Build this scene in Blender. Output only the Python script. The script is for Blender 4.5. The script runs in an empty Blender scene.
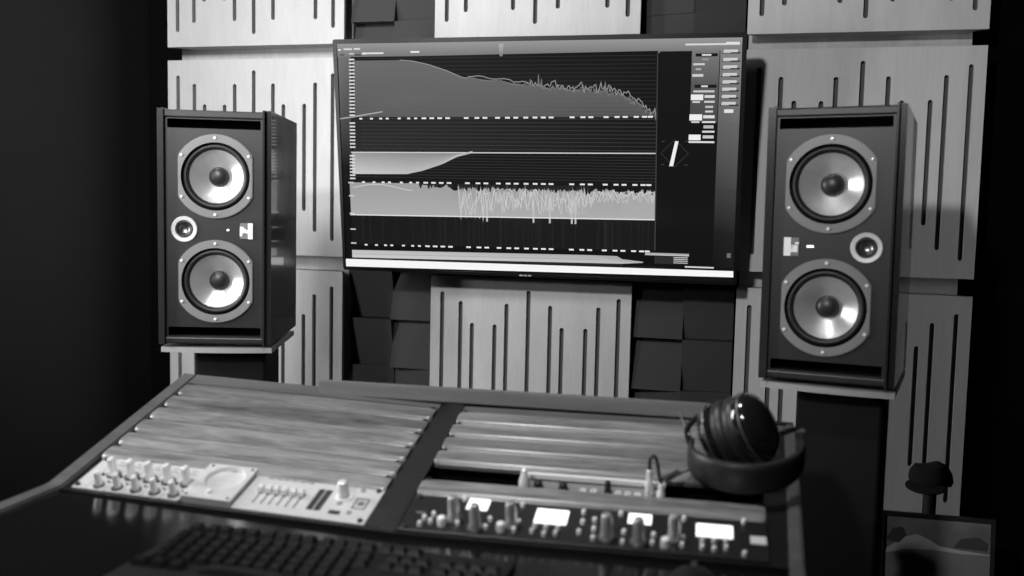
import bpy, bmesh, math, random
from mathutils import Vector, Matrix, Euler
random.seed(7)
S = bpy.context.scene
COL = S.collection
R = math.radians
U = .04445
ZF = 1.67                      # floor level below the lowest edge of the top row of wall panels

# ------------------------------------------------------------------ materials
def nodes(name):
    m = bpy.data.materials.new(name); m.use_nodes = True
    nt = m.node_tree; b = nt.nodes['Principled BSDF']
    return m, nt, b
def mat(name, g, rough=.5, metal=0., spec=.5, emit=0., coat=0., var=0., scale=40., bump=0.):
    m, nt, b = nodes(name)
    b.inputs['Base Color'].default_value = (g, g, g, 1)
    b.inputs['Roughness'].default_value = rough
    b.inputs['Metallic'].default_value = metal
    b.inputs['Specular IOR Level'].default_value = spec
    b.inputs['Coat Weight'].default_value = coat
    if emit:
        b.inputs['Emission Color'].default_value = (1, 1, 1, 1)
        b.inputs['Emission Strength'].default_value = emit
    tc = nt.nodes.new('ShaderNodeTexCoord')
    no = nt.nodes.new('ShaderNodeTexNoise'); no.inputs['Scale'].default_value = scale; no.inputs['Detail'].default_value = 5
    nt.links.new(tc.outputs['Object'], no.inputs['Vector'])
    v = max(var, .04)
    cr = nt.nodes.new('ShaderNodeValToRGB')
    cr.color_ramp.elements[0].position = .3; cr.color_ramp.elements[1].position = .7
    for e, f in ((0, 1 - v), (1, 1 + v)):
        q = min(1, g * f); cr.color_ramp.elements[e].color = (q, q, q, 1)
    nt.links.new(no.outputs['Fac'], cr.inputs['Fac']); nt.links.new(cr.outputs['Color'], b.inputs['Base Color'])
    if bump:
        bp = nt.nodes.new('ShaderNodeBump'); bp.inputs['Strength'].default_value = bump; bp.inputs['Distance'].default_value = .002
        nt.links.new(no.outputs['Fac'], bp.inputs['Height']); nt.links.new(bp.outputs['Normal'], b.inputs['Normal'])
    return m
def wood(name, lo, hi, rough, stretch, coat=0., spec=.5, scale=3.0, vary=0.):
    m, nt, b = nodes(name)
    tc = nt.nodes.new('ShaderNodeTexCoord'); mp = nt.nodes.new('ShaderNodeMapping'); mp.inputs['Scale'].default_value = stretch
    oi = nt.nodes.new('ShaderNodeObjectInfo'); ad = nt.nodes.new('ShaderNodeVectorMath'); ad.operation = 'ADD'
    mu = nt.nodes.new('ShaderNodeMath'); mu.operation = 'MULTIPLY'; mu.inputs[1].default_value = 37
    nt.links.new(oi.outputs['Random'], mu.inputs[0])
    nt.links.new(tc.outputs['Object'], ad.inputs[0]); nt.links.new(mu.outputs[0], ad.inputs[1])
    nt.links.new(ad.outputs[0], mp.inputs['Vector'])
    n1 = nt.nodes.new('ShaderNodeTexNoise'); n1.inputs['Scale'].default_value = scale; n1.inputs['Detail'].default_value = 8; n1.inputs['Distortion'].default_value = 1.2
    n2 = nt.nodes.new('ShaderNodeTexNoise'); n2.inputs['Scale'].default_value = scale * 9; n2.inputs['Detail'].default_value = 3
    nt.links.new(mp.outputs[0], n1.inputs['Vector']); nt.links.new(mp.outputs[0], n2.inputs['Vector'])
    mx = nt.nodes.new('ShaderNodeMath'); mx.operation = 'MULTIPLY_ADD'; mx.inputs[1].default_value = .35
    m2 = nt.nodes.new('ShaderNodeMath'); m2.operation = 'MULTIPLY'; m2.inputs[1].default_value = .65
    nt.links.new(n1.outputs['Fac'], m2.inputs[0]); nt.links.new(n2.outputs['Fac'], mx.inputs[0]); nt.links.new(m2.outputs[0], mx.inputs[2])
    cr = nt.nodes.new('ShaderNodeValToRGB'); cr.color_ramp.elements[0].position = .36; cr.color_ramp.elements[1].position = .64
    cr.color_ramp.elements[0].color = (lo, lo, lo, 1); cr.color_ramp.elements[1].color = (hi, hi, hi, 1)
    nt.links.new(mx.outputs[0], cr.inputs['Fac'])
    mr = nt.nodes.new('ShaderNodeMapRange'); mr.inputs[3].default_value = 1 - vary; mr.inputs[4].default_value = 1 + vary
    vm = nt.nodes.new('ShaderNodeVectorMath'); vm.operation = 'SCALE'
    nt.links.new(oi.outputs['Random'], mr.inputs[0]); nt.links.new(mr.outputs[0], vm.inputs['Scale'])
    nt.links.new(cr.outputs['Color'], vm.inputs[0]); nt.links.new(vm.outputs[0], b.inputs['Base Color'])
    b.inputs['Roughness'].default_value = rough; b.inputs['Coat Weight'].default_value = coat; b.inputs['Coat Roughness'].default_value = .15
    b.inputs['Specular IOR Level'].default_value = spec
    return m
M = {}
M['ply'] = wood('pale_plywood', .60, .68, .55, (5, 5, .8))
M['ply_edge'] = wood('plywood_edge', .34, .52, .6, (3, 3, 12))
M['batten'] = wood('backing_wood', .45, .55, .6, (5, 5, .8))
M['core'] = mat('absorber_core', .11, .9)
M['foam'] = mat('dark_foam', .05, .8, var=.1, scale=300, bump=.3)
M['wall'] = mat('dark_wall_paint', .014, .7, var=.08, scale=6)
M['wallblack'] = mat('black_wall_cloth', .003, .9, spec=.05, var=.1, scale=60)
M['floor'] = wood('dark_floor_boards', .03, .06, .5, (1, 8, 1))
M['ceil'] = mat('dark_ceiling', .03, .85)
M['gloss'] = mat('black_gloss', .006, .09, spec=.5)
M['tvblack'] = mat('tv_black_plastic', .008, .28)
M['tvback'] = mat('tv_housing', .02, .6)
M['baffle'] = mat('baffle_paint', .013, .42, spec=.5, scale=300)
M['cheek'] = mat('speaker_lacquer', .020, .22, coat=.5)
M['port'] = mat('port_black', .002, .95, spec=.1)
M['ring'] = mat('woofer_ring', .19, .38, metal=.0)
M['rubber'] = mat('rubber', .012, .5)
M['cap'] = mat('dust_cap', .02, .4)
M['knobgrey'] = mat('knob_grey', .5, .25, metal=.6)
M['screw'] = mat('bright_screw', .9, .25, metal=.3)
M['tweet'] = mat('tweeter_plate', .65, .35, metal=.3)
M['dome'] = mat('tweeter_dome', .25, .3, metal=.9)
M['white'] = mat('white_print', .85, .5)
M['grey'] = mat('grey_print', .16, .5)
M['led'] = mat('led', .8, .4, emit=3.)
M['plate'] = mat('brushed_plate', .36, .35, metal=.25)
M['stand'] = mat('stand_black', .005, .75, spec=.2)
M['blank'] = wood('varnished_blank', .075, .22, .30, (1.0, 9, 9), coat=.0, scale=4, vary=.35)
M['rail'] = wood('desk_edge_wood', .055, .085, .5, (1.5, 9, 9))
M['bridge'] = wood('bridge_wood', .10, .13, .5, (1.2, 9, 9))
M['deskblk'] = mat('desk_black_satin', .004, .5, spec=.3)
M['desktop'] = mat('desktop_gloss', .005, .15, spec=.3)
M['midgrey'] = mat('grey_faceplate', .22, .4, metal=.2)
M['alu'] = mat('light_faceplate', .60, .35, metal=.15, var=.05, scale=120)
M['blackface'] = mat('black_faceplate', .012, .35)
M['chrome'] = mat('chrome', .85, .14, metal=1)
M['satin'] = mat('satin_metal', .85, .28, metal=.35)
M['knobdark'] = mat('knob_collar', .10, .4, metal=.5)
M['darkink'] = mat('dark_ink', .03, .5)
M['button'] = mat('pale_button', .75, .35)
M['lcd'] = mat('lit_meter', .9, .4, emit=.95)
M['lcd2'] = mat('pale_label', .55, .4)
M['litlip'] = mat('white_lip', .9, .4, emit=.0)
M['key'] = mat('key_black', .005, .36, spec=.35)
M['kbody'] = mat('keyboard_body', .002, .6, spec=.25)
M['leather'] = mat('black_leather', .014, .42, bump=.25, scale=250)
M['cupgloss'] = mat('cup_gloss', .01, .12, coat=.5)
M['cable'] = mat('cable', .012, .4)
M['frame'] = mat('picture_frame_wood', .012, .5)
M['cabwood'] = mat('side_cabinet', .01, .6)
M['cloth'] = mat('dark_cloth', .008, .9)

def brushed_cone():
    m, nt, b = nodes('cone_weave')
    b.inputs['Base Color'].default_value = (.72, .72, .72, 1)
    b.inputs['Metallic'].default_value = .7; b.inputs['Roughness'].default_value = .40; b.inputs['Anisotropic'].default_value = .8; b.inputs['Anisotropic Rotation'].default_value = .25
    t = nt.nodes.new('ShaderNodeTangent'); t.direction_type = 'RADIAL'; t.axis = 'Z'
    nt.links.new(t.outputs['Tangent'], b.inputs['Tangent'])
    tc = nt.nodes.new('ShaderNodeTexCoord'); no = nt.nodes.new('ShaderNodeTexNoise'); no.inputs['Scale'].default_value = 120
    nt.links.new(tc.outputs['Object'], no.inputs['Vector'])
    mr = nt.nodes.new('ShaderNodeMapRange'); mr.inputs[3].default_value = .30; mr.inputs[4].default_value = .44
    mr.clamp = True; nt.links.new(no.outputs['Fac'], mr.inputs[0]); nt.links.new(mr.outputs[0], b.inputs['Roughness'])
    return m
M['cone'] = brushed_cone()
def screen_mat():
    m, nt, b = nodes('lit_screen')
    b.inputs['Base Color'].default_value = (.003, .003, .003, 1); b.inputs['Specular IOR Level'].default_value = .35; b.inputs['Roughness'].default_value = .13
    a = nt.nodes.new('ShaderNodeAttribute'); a.attribute_name = 'shade'
    nt.links.new(a.outputs['Color'], b.inputs['Emission Color']); b.inputs['Emission Strength'].default_value = 1
    return m
M['screen'] = screen_mat()
def picture_mat():
    m, nt, b = nodes('picture_print')
    tc = nt.nodes.new('ShaderNodeTexCoord'); no = nt.nodes.new('ShaderNodeTexNoise')
    no.inputs['Scale'].default_value = 11; no.inputs['Detail'].default_value = 4
    nt.links.new(tc.outputs['Object'], no.inputs['Vector'])
    cr = nt.nodes.new('ShaderNodeValToRGB'); cr.color_ramp.elements[0].position = .35; cr.color_ramp.elements[1].position = .65
    cr.color_ramp.elements[0].color = (.10,)*3 + (1,); cr.color_ramp.elements[1].color = (.18,)*3 + (1,)
    nt.links.new(no.outputs['Fac'], cr.inputs['Fac']); nt.links.new(cr.outputs['Color'], b.inputs['Base Color'])
    b.inputs['Roughness'].default_value = .5
    return m
M['picture'] = picture_mat()
M['snow'] = mat('picture_snow', .36, .5); M['rock'] = mat('picture_rock', .05, .5); M['meadow'] = mat('picture_meadow', .17, .5)

# ------------------------------------------------------------------ helpers
def obj(name, bm, m, parent=None, smooth=False, loc=None, rot=None):
    me = bpy.data.meshes.new(name)
    bmesh.ops.recalc_face_normals(bm, faces=bm.faces)
    if smooth:
        for f in bm.faces: f.smooth = True
        for e in bm.edges:
            if len(e.link_faces) == 2 and e.calc_face_angle(0) > R(38): e.smooth = False
    bm.to_mesh(me); bm.free()
    for q in (m if isinstance(m, (list, tuple)) else [m]): me.materials.append(q)
    o = bpy.data.objects.new(name, me); COL.objects.link(o)
    if parent: o.parent = parent
    if loc is not None: o.location = loc
    if rot is not None: o.rotation_euler = rot
    return o
def tag(o, label=None, cat=None, group=None, kind=None):
    if label: o['label'] = label
    if cat: o['category'] = cat
    if group: o['group'] = group
    if kind: o['kind'] = kind
    return o
def thing(name, label, cat, loc=(0, 0, 0), rot=(0, 0, 0), group=None):
    o = bpy.data.objects.new(name, None); COL.objects.link(o); o.empty_display_size = .05
    o.location = loc; o.rotation_euler = rot
    return tag(o, label, cat, group)
def box(bm, x0, x1, y0, y1, z0, z1, bev=0., seg=2, mi=0):
    vs = [bm.verts.new((x, y, z)) for x in (x0, x1) for y in (y0, y1) for z in (z0, z1)]
    fs = [bm.faces.new([vs[i] for i in q]) for q in ((0, 1, 3, 2), (4, 6, 7, 5), (0, 4, 5, 1), (2, 3, 7, 6), (0, 2, 6, 4), (1, 5, 7, 3))]
    for f in fs: f.material_index = mi
    if bev:
        es = list({e for f in fs for e in f.edges})
        bmesh.ops.bevel(bm, geom=es, offset=bev, segments=seg, affect='EDGES', profile=.5)
    return bm
def B(*a, **k): return box(bmesh.new(), *a, **k)
def lathe(bm, prof, mtx=None, seg=32, sx=1., sy=1., mi=0, cap0=True, cap1=True):
    mtx = mtx or Matrix(); rings = []
    for r, h in prof:
        if r < 1e-6: rings.append([bm.verts.new(mtx @ Vector((0, 0, h)))])
        else: rings.append([bm.verts.new(mtx @ Vector((sx * r * math.cos(2 * math.pi * i / seg), sy * r * math.sin(2 * math.pi * i / seg), h))) for i in range(seg)])
    for a, b in zip(rings, rings[1:]):
        for i in range(seg):
            j = (i + 1) % seg
            if len(a) == 1 and len(b) == 1: continue
            if len(a) == 1: f = bm.faces.new((a[0], b[i], b[j]))
            elif len(b) == 1: f = bm.faces.new((a[i], b[0], a[j]))
            else: f = bm.faces.new((a[i], b[i], b[j], a[j]))
            f.material_index = mi
    if cap0 and len(rings[0]) > 1: bm.faces.new(rings[0]).material_index = mi
    if cap1 and len(rings[-1]) > 1: bm.faces.new(rings[-1]).material_index = mi
    return bm
def torus(bm, Rr, r, mtx=None, seg=40, s2=12, sx=1., sy=1., flat=1.):
    mtx = mtx or Matrix(); g = []
    for i in range(seg):
        a = 2 * math.pi * i / seg; row = []
        for j in range(s2):
            b = 2 * math.pi * j / s2; q = Rr + r * math.cos(b)
            row.append(bm.verts.new(mtx @ Vector((sx * q * math.cos(a), sy * q * math.sin(a), r * flat * math.sin(b)))))
        g.append(row)
    for i in range(seg):
        for j in range(s2):
            bm.faces.new((g[i][j], g[(i + 1) % seg][j], g[(i + 1) % seg][(j + 1) % s2], g[i][(j + 1) % s2]))
    return bm
def plate(bm, outer, holes, t, mtx=None, mi=0):
    """a board cut from an outline with holes, in the local XY plane, thickness t along -Z"""
    mtx = mtx or Matrix(); es = []
    for loop in [outer] + holes:
        vs = [bm.verts.new((p[0], p[1], 0)) for p in loop]
        es += [bm.edges.new((vs[i], vs[(i + 1) % len(vs)])) for i in range(len(vs))]
    r = bmesh.ops.triangle_fill(bm, edges=es, use_beauty=True, use_dissolve=False)
    fs = [g for g in r['geom'] if isinstance(g, bmesh.types.BMFace)]
    for f in fs: f.material_index = mi
    ex = bmesh.ops.extrude_face_region(bm, geom=fs)
    nv = [g for g in ex['geom'] if isinstance(g, bmesh.types.BMVert)]
    for v in nv: v.co.z -= t
    bmesh.ops.transform(bm, matrix=mtx, verts=list({v for f in fs for v in f.verts} | set(nv)))
    return bm
def circle(cx, cy, r, n=40, cut=None):
    out = []
    for i in range(n):
        a = 2 * math.pi * i / n; x = r * math.cos(a); y = r * math.sin(a)
        if cut: x = max(-cut, min(cut, x))
        out.append((cx + x, cy + y))
    return out
def rrect(x0, y0, x1, y1, r, n=4):
    out = []
    for cx, cy, a0 in ((x1 - r, y1 - r, 0), (x0 + r, y1 - r, 90), (x0 + r, y0 + r, 180), (x1 - r, y0 + r, 270)):
        for i in range(n + 1):
            a = R(a0 + 90 * i / n); out.append((cx + r * math.cos(a), cy + r * math.sin(a)))
    return out
def tube(bm, pts, r, seg=8, closed=False):
    pts = [Vector(p) for p in pts]; n = len(pts); rings = []; prev = None
    for i, p in enumerate(pts):
        a = pts[(i - 1) % n] if (closed or i) else p; b = pts[(i + 1) % n] if (closed or i < n - 1) else p
        t = (b - a).normalized()
        if prev is None: prev = t.orthogonal().normalized()
        x = (prev - t * prev.dot(t)).normalized(); prev = x; y = t.cross(x)
        rr = r[i] if isinstance(r, (list, tuple)) else r
        rings.append([bm.verts.new(p + (x * math.cos(2 * math.pi * k / seg) + y * math.sin(2 * math.pi * k / seg)) * rr) for k in range(seg)])
    m = n if closed else n - 1
    for i in range(m):
        a = rings[i]; b = rings[(i + 1) % n]
        for k in range(seg): bm.faces.new((a[k], a[(k + 1) % seg], b[(k + 1) % seg], b[k]))
    if not closed: bm.faces.new(rings[0]); bm.faces.new(rings[-1])
    return bm
def spline(ctrl, n=10):
    out = []; c = [Vector(p) for p in ctrl]
    for i in range(len(c) - 1):
        p0 = c[max(i - 1, 0)]; p1 = c[i]; p2 = c[i + 1]; p3 = c[min(i + 2, len(c) - 1)]
        for k in range(n):
            t = k / n
            out.append(.5 * ((2 * p1) + (p2 - p0) * t + (2 * p0 - 5 * p1 + 4 * p2 - p3) * t * t + (3 * p1 - p0 - 3 * p2 + p3) * t ** 3))
    out.append(c[-1]); return out
def copy_tree(o, parent=None):
    c = o.copy(); COL.objects.link(c); c.parent = parent
    for ch in list(o.children): copy_tree(ch, c)
    return c
def eulmat(a, b, c):          # turn about z, then lean about x, then roll about y
    return Matrix.Rotation(R(a), 4, 'Z') @ Matrix.Rotation(R(b), 4, 'X') @ Matrix.Rotation(R(c), 4, 'Y')

# ------------------------------------------------------------------ the room
def struct(name, bm, m): return tag(obj(name, bm, m), kind='structure')
struct('floor', B(-1.45, 2.1, -4.9, .25, -.1, 0), M['floor'])
struct('ceiling', B(-1.45, 2.1, -4.9, .25, 2.62, 2.72), M['ceil'])
struct('wall_back', B(-1.45, 2.1, .135, .25, 0, 2.62), M['wallblack'])
struct('wall_left', B(-1.45, -1.34, -4.8, .135, 0, 2.62), M['wall'])
struct('wall_right', B(1.95, 2.1, -4.8, .135, 0, 2.62), M['wallblack'])
struct('wall_front', B(-1.34, 1.95, -4.9, -4.8, 0, 2.62), M['wallblack'])

# ------------------------------------------------------------------ slotted wood panels on the wall
PW = .595
SLOTS = [(.06, .078), (.156, .122), (.216, .228), (.332, .23), (.391, .125), (.5, .057), (.609, .125), (.668, .23), (.784, .228), (.844, .122), (.94, .078)]
def make_panel():
    t = thing('diffuser_panel', '', 'wall panel')
    bm = bmesh.new(); hs = []
    w = .0062
    for fx, ft in SLOTS:
        x = (fx - .5) * PW; z0 = ft * PW; z1 = PW - ft * PW; n = 6; lp = []
        for i in range(n + 1):
            a = math.pi * i / n; lp.append((x + w * math.cos(a), z1 - w + w * math.sin(a)))
        for i in range(n + 1):
            a = math.pi + math.pi * i / n; lp.append((x + w * math.cos(a), z0 + w + w * math.sin(a)))
        hs.append(lp)
    plate(bm, [(-PW / 2, 0), (PW / 2, 0), (PW / 2, PW), (-PW / 2, PW)], hs, .014, Matrix.Rotation(R(90), 4, 'X'))
    obj('face_board', bm, M['ply'], t)
    bm = bmesh.new(); h = PW / 2 - .001
    # the box behind the face narrows towards the wall
    for g in (-1, 1):
        q = [(g * h, .0142), (g * (h - .012), .0142), (g * (h - .070), .070), (g * (h - .058), .070)]
        plate(bm, q if g < 0 else q[::-1], [], .573, Matrix.Translation((0, 0, PW - .011)))
    for z0 in (.001, PW - .011): plate(bm, [(-h, .014), (h, .014), (h - .058, .070), (-h + .058, .070)], [], .010, Matrix.Translation((0, 0, z0 + .010)))
    obj('side_frame', bm, M['batten'], t)
    bm = bmesh.new(); plate(bm, [(-h + .014, .0165), (h - .014, .0165), (h - .072, .068), (-h + .072, .068)], [], PW - .028, Matrix.Translation((0, 0, PW - .014))); obj('absorber_core', bm, M['core'], t)
    return t
pan0 = make_panel(); first = True
XL, XC, XR = -.879, 0.0, .882
z1b, z2b, z3b = ZF, ZF - .0382 - .5975, ZF - .0382 - .5975 - .0426 - .5975
z4b = z3b - .042 - .595
PANELS = [
 (XL, z1b, 'pale slotted wood wall panel at top left, above the gap over the left loudspeaker'),
 (XL, z2b, 'pale slotted wood wall panel directly behind the left loudspeaker'),
 (XL, z3b, 'slotted wood wall panel at lower left, behind the stand of the left loudspeaker'),
 (XC, z1b + .008, 'slotted wood wall panel above the middle of the television'),
 (XC, z3b, 'slotted wood wall panel below the television, between the dark foam blocks'),
 (XR, z1b, 'slotted wood wall panel at top right, above the right loudspeaker'),
 (XR, z2b, 'slotted wood wall panel directly behind the right loudspeaker'),
 (XR, z3b, 'shadowed slotted wood wall panel at lower right, behind the stand of the right loudspeaker'),
 (XR, z4b, 'dark slotted wood panel lowest on the right, behind the framed picture')]
for x, z, lab in PANELS:
    p = pan0 if first else copy_tree(pan0); first = False
    p.location = (x, 0, z); p['label'] = lab; p['group'] = 'slotted wood diffuser panels on the wall'
for x0, x1, lab in ((XL - PW / 2 + .004, XL + PW / 2 - .002, 'tall pale wooden backing board behind the left column of slotted panels'),
                    (XR - PW / 2 + .004, XR + PW / 2 - .024, 'tall wooden backing board behind the right column of slotted panels')):
    tag(obj('backing_board', B(x0, x1, .072, .134, .02, 2.5), M['batten']), lab, 'board')

# ------------------------------------------------------------------ dark foam blocks between the panel columns
def foam(x0, x1, zt, lab, seed):
    rnd = random.Random(seed)
    t = thing('foam_tile', lab, 'foam tile', (0, .134, zt), group='dark faceted foam tiles between the wall panels')
    bm = bmesh.new(); xm = (x0 + x1) / 2; hh = .146
    for ci, (a, b) in enumerate(((x0, xm), (xm, x1))):
        for r_ in range(2):
            z1 = -r_ * hh; z0 = z1 - hh
            base = .064; lift = .036
            k = (ci * 2 + r_ + seed) % 4
            dep = {0: (0, 0, 1, 1), 1: (1, 0, 0, 1), 2: (1, 1, 0, 0), 3: (0, 1, 1, 0)}[k]      # BL BR TR TL
            dd = [-(base + lift * q + rnd.uniform(-.006, .006)) for q in dep]
            c = [(a, z0), (b, z0), (b, z1), (a, z1)]
            f_ = [bm.verts.new((c[i][0], dd[i], c[i][1])) for i in range(4)]
            g_ = [bm.verts.new((c[i][0], 0, c[i][1])) for i in range(4)]
            bm.faces.new(f_)
            for i in range(4): bm.faces.new((f_[i], f_[(i + 1) % 4], g_[(i + 1) % 4], g_[i]))
    obj('facets', bm, M['foam'], t)
    return t
FL = (-.574, -.301); FR = (.301, .578)
def one(o, *_): return o
def foam_thing(x0, x1, zt, lab, seed):
    t = foam(x0, x1, zt, lab, seed); ch = t.children[0]
    ch.parent = None; ch.location = t.location; ch.name = 'foam_tile'
    for k in ('label', 'category', 'group'): ch[k] = t[k]
    bpy.data.objects.remove(t)
foam_thing(*FL, ZF + .068 + .292, 'dark faceted foam tile at the top of the picture, left of the top middle panel', 1)
foam_thing(*FL, ZF + .068, 'dark faceted foam tile behind the upper left corner of the television', 2)
foam_thing(*FR, ZF + .068 + .292, 'dark faceted foam tile at the top edge, right of the top middle panel', 2)
foam_thing(*FR, ZF + .068, 'dark faceted foam tile behind the upper right corner of the television', 3)
foam_thing(*FL, ZF - .53, 'dark faceted foam tile just under the left end of the television', 3)
foam_thing(*FL, ZF - .53 - .294, 'dark faceted foam tile low on the left, just above the back edge of the desk', 0)
foam_thing(*FR, ZF - .545, 'dark faceted foam tile just under the right end of the television', 1)
foam_thing(*FR, ZF - .545 - .294, 'dark faceted foam tile low on the right, behind the headphones', 2)

# ------------------------------------------------------------------ television
TW, TH = 1.1, .64
TVM = Matrix.Translation((-.514, -.144, -.664 + ZF)) @ eulmat(1.14, 8.08, .13)
tv = thing('television', 'large wall-mounted flat television showing grey audio spectrum graphs', 'television')
tv.matrix_world = TVM
bm = bmesh.new()
plate(bm, rrect(0, 0, TW, TH, .006), [[(.008, .0075), (TW - .0075, .0075), (TW - .012, TH - .012), (.011, TH - .012)][::1]], .03, Matrix.Rotation(R(90), 4, 'X'))
obj('bezel', bm, M['tvblack'], tv)
obj('rear_housing', B(.015, TW - .015, .03, .06, .015, TH - .015, bev=.01), M['tvback'], tv)
obj('wall_bracket', B(.4, .7, .06, .13, .2, .42), M['stand'], tv)
sb = bmesh.new(); sh = sb.loops.layers.float_color.new('shade'); LAY = [0]
def lin(g): g /= 255.; return g / 12.92 if g < .04045 else ((g + .055) / 1.055) ** 2.4
def poly(pts, g, up=True):
    """g one display grey, or one per corner"""
    if up: LAY[0] += 1
    y = .0045 - LAY[0] * .000018
    vs = [sb.verts.new((p[0], y, p[1])) for p in pts]; f = sb.faces.new(vs)
    gs = g if isinstance(g, (list, tuple)) else [g] * len(pts)
    for l, q in zip(f.loops, gs): v = lin(q); l[sh] = (v, v, v, 1)
def rect(u0, v0, u1, v1, g, up=True):
    if isinstance(g, tuple): g = [g[0], g[0], g[1], g[1]]       # bottom, top
    poly([(u0, v0), (u1, v0), (u1, v1), (u0, v1)], g, up)
rect(.006, .006, TW - .006, TH - .009, 17)
rect(.011, .0, .048, .627, (25, 150)) if False else poly([(.010, .30), (.038, .30), (.050, .60), (.012, .60)], [22, 22, 105, 115])
rect(.011, .593, 1.088, .628, (118, 150))
poly([(.044, .335), (.8825, .340), (.880, .5985), (.049, .5915)], [44, 24, 20, 22])       # plot 1 dark field
poly([(.030, .075), (.886, .083), (.8835, .3365), (.038, .333)], [28, 26, 22, 22])
rect(.886, .045, 1.036, .597, (18, 22))
for v0, v1, g0, g1 in ((.045, .14, 20, 30), (.14, .25, 30, 62), (.25, .42, 62, 98), (.42, .60, 98, 130)):
    poly([(1.036, v0), (1.089, v0), (1.089, v1), (1.036, v1)], [g0, g0 + 8, g1 + 4, g1], False)
LAY[0] += 1
rect(.966, .508, 1.034, .597, (85, 120)); rect(.966, .42, 1.034, .508, (70, 88))
LAY[0] += 1
# fine horizontal rulings
for i in range(15):
    v = .4415 + i * .0104; rect(.07, v, .878, v + .0014, (46, 50), False)
for i in range(9):
    v = .346 + i * .0101; rect(.07, v, .880, v + .0016, (62, 62), False)
for i in range(9):
    v = .2665 + i * .0077; rect(.045, v, .883, v + .0014, (56, 56), False)
rv = random.Random(3)
for i in range(60):
    u = .05 + rv.random() * .82; rect(u, .085, u + .0012, .160, (34 + rv.random() * 14,) * 2, False)
for a, b_, g in ((.37, .56, 36), (.66, .83, 34)):
    pass
# plot 1: filled curve
C1 = [(.055, .583), (.19, .583), (.225, .5805), (.27, .571), (.32, .555), (.365, .536), (.42, .531), (.48, .524), (.53, .517), (.596, .509), (.67, .505), (.74, .500), (.78, .494), (.817, .479), (.8554, .4505), (.881, .434)]
def interp(C, u):
    for (a, p), (b, q) in zip(C, C[1:]):
        if u <= b: return p + (q - p) * (u - a) / (b - a)
    return C[-1][1]
def strip(f_lo, f_hi, u0, u1, n, g):
    LAY[0] += 1
    for i in range(n):
        a = u0 + (u1 - u0) * i / n; b_ = u0 + (u1 - u0) * (i + 1) / n
        gg = g(.5 * (a + b_))
        poly([(a, f_lo(a)), (b_, f_lo(b_)), (b_, f_hi(b_)), (a, f_hi(a))], [gg[0], gg[0], gg[1], gg[1]], False)
nz = [rv.gauss(0, 1) for _ in range(400)]
def noise(u, k): return nz[int(u * 230 + k * 61) % 400]
amp = lambda u: max(0, min(1, (u - .45) / .25)) * .006
strip(lambda u: .432 + u * .001, lambda u: interp(C1, u) + noise(u, 0) * amp(u) * .6, .055, .881, 220, lambda u: (84 + 8 * math.sin(u * 5), 108 - 14 * u))
def line(f, u0, u1, n, th, g):
    LAY[0] += 1
    for i in range(n):
        a = u0 + (u1 - u0) * i / n; b_ = u0 + (u1 - u0) * (i + 1) / n; y0 = f(a); y1 = f(b_)
        w = th / 2 * math.sqrt(1 + ((y1 - y0) / (b_ - a)) ** 2)
        poly([(a, y0 - w), (b_, y1 - w), (b_, y1 + w), (a, y0 + w)], g, False)
line(lambda u: interp(C1, u), .19, .38, 30, .002, 150)
line(lambda u: interp(C1, u) + .006 + .0022 * math.sin(u * 95) + noise(u, 2) * amp(u), .38, .88, 150, .0022, 150)
line(lambda u: interp(C1, u) - .001 + .0022 * math.sin(u * 80 + 2) + noise(u, 3) * amp(u) * .9, .38, .88, 150, .0018, 125)
for u, h_ in ((.572, .03), (.58, .02), (.748, .024), (.76, .018), (.55, .016)):
    c = interp(C1, u); poly([(u - .003, c), (u + .003, c), (u + .001, c + h_), (u - .001, c + h_)], 120)
LAY[0] += 1
for i in range(14):
    v = .4415 + i * .0104
    for u in range(0, 40):
        a = .06 + u * .0205
        if interp(C1, a + .02) > v + .003 and interp(C1, a) > v + .003: rect(a, v, a + .0205, v + .0012, (98, 98), False)
# plot 2: band under the bright line
T = [(.037, .2745), (.20, .2765), (.245, .286), (.303, .305), (.345, .325), (.389, .336)]
strip(lambda u: interp(T, u), lambda u: .336, .040, .389, 60, lambda u: (205 - 70 * u, 150 - 60 * u))
line(lambda u: .3345 + .0065 * u, .038, .884, 4, .003, 205)
line(lambda u: interp(T, u) + .004, .30, .389, 8, .003, 190)
# plot 3: pale band with a ragged top
def top3(u):
    if u < .225: return .251
    if u < .36: return .251 - .016 * abs(math.sin(u * 70)) * ((u - .225) / .1)
    return .246 - abs(noise(u, 5)) * .010 * (1.3 if u < .42 else .8)
strip(lambda u: .160 + .008 * u, top3, .030, .884, 260, lambda u: (172, 158 if u < .8 else 165))
LAY[0] += 1
for i in range(60):
    u = .235 + rv.random() ** .8 * .5; d_ = .006 + rv.random() * (.012 if u > .34 else .006)
    poly([(u - .006, .2515), (u + .006, .2515), (u + .001, .248 - d_), (u - .001, .248 - d_)], 38, False)
for c_, g in ((0, 188), (1, 198), (2, 182), (3, 205)):
    zz = []; u = .345 + .002 * c_
    while u < .884:
        dep_ = .085 * (1 if u < .42 else .8 if u < .72 else .38) * rv.random() ** 1.5
        zz.append((u, .243 - dep_ - .004 * rv.random())); u += .0028 + rv.random() * .0042
    line(lambda q: interp(zz, q), zz[0][0], zz[-1][0], 260, .0018 if c_ else .0026, g)
for u in (.425, .555, .60, .66, .67):
    rect(u, .150, u + .005, .21, (185, 195), False)
line(lambda u: .2385 + .008 * math.sin((u - .05) * 26), .040, .215, 24, .0022, 205)
line(lambda u: .159 + .009 * u, .028, .886, 4, .003, 225)
poly([(.884, .085), (.887, .085), (.882, .598), (.879, .598)], 62)
poly([(.007, .425), (.045, .4295), (.136, .4445), (.136, .448), (.045, .4335), (.007, .428)], 165)
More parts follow.
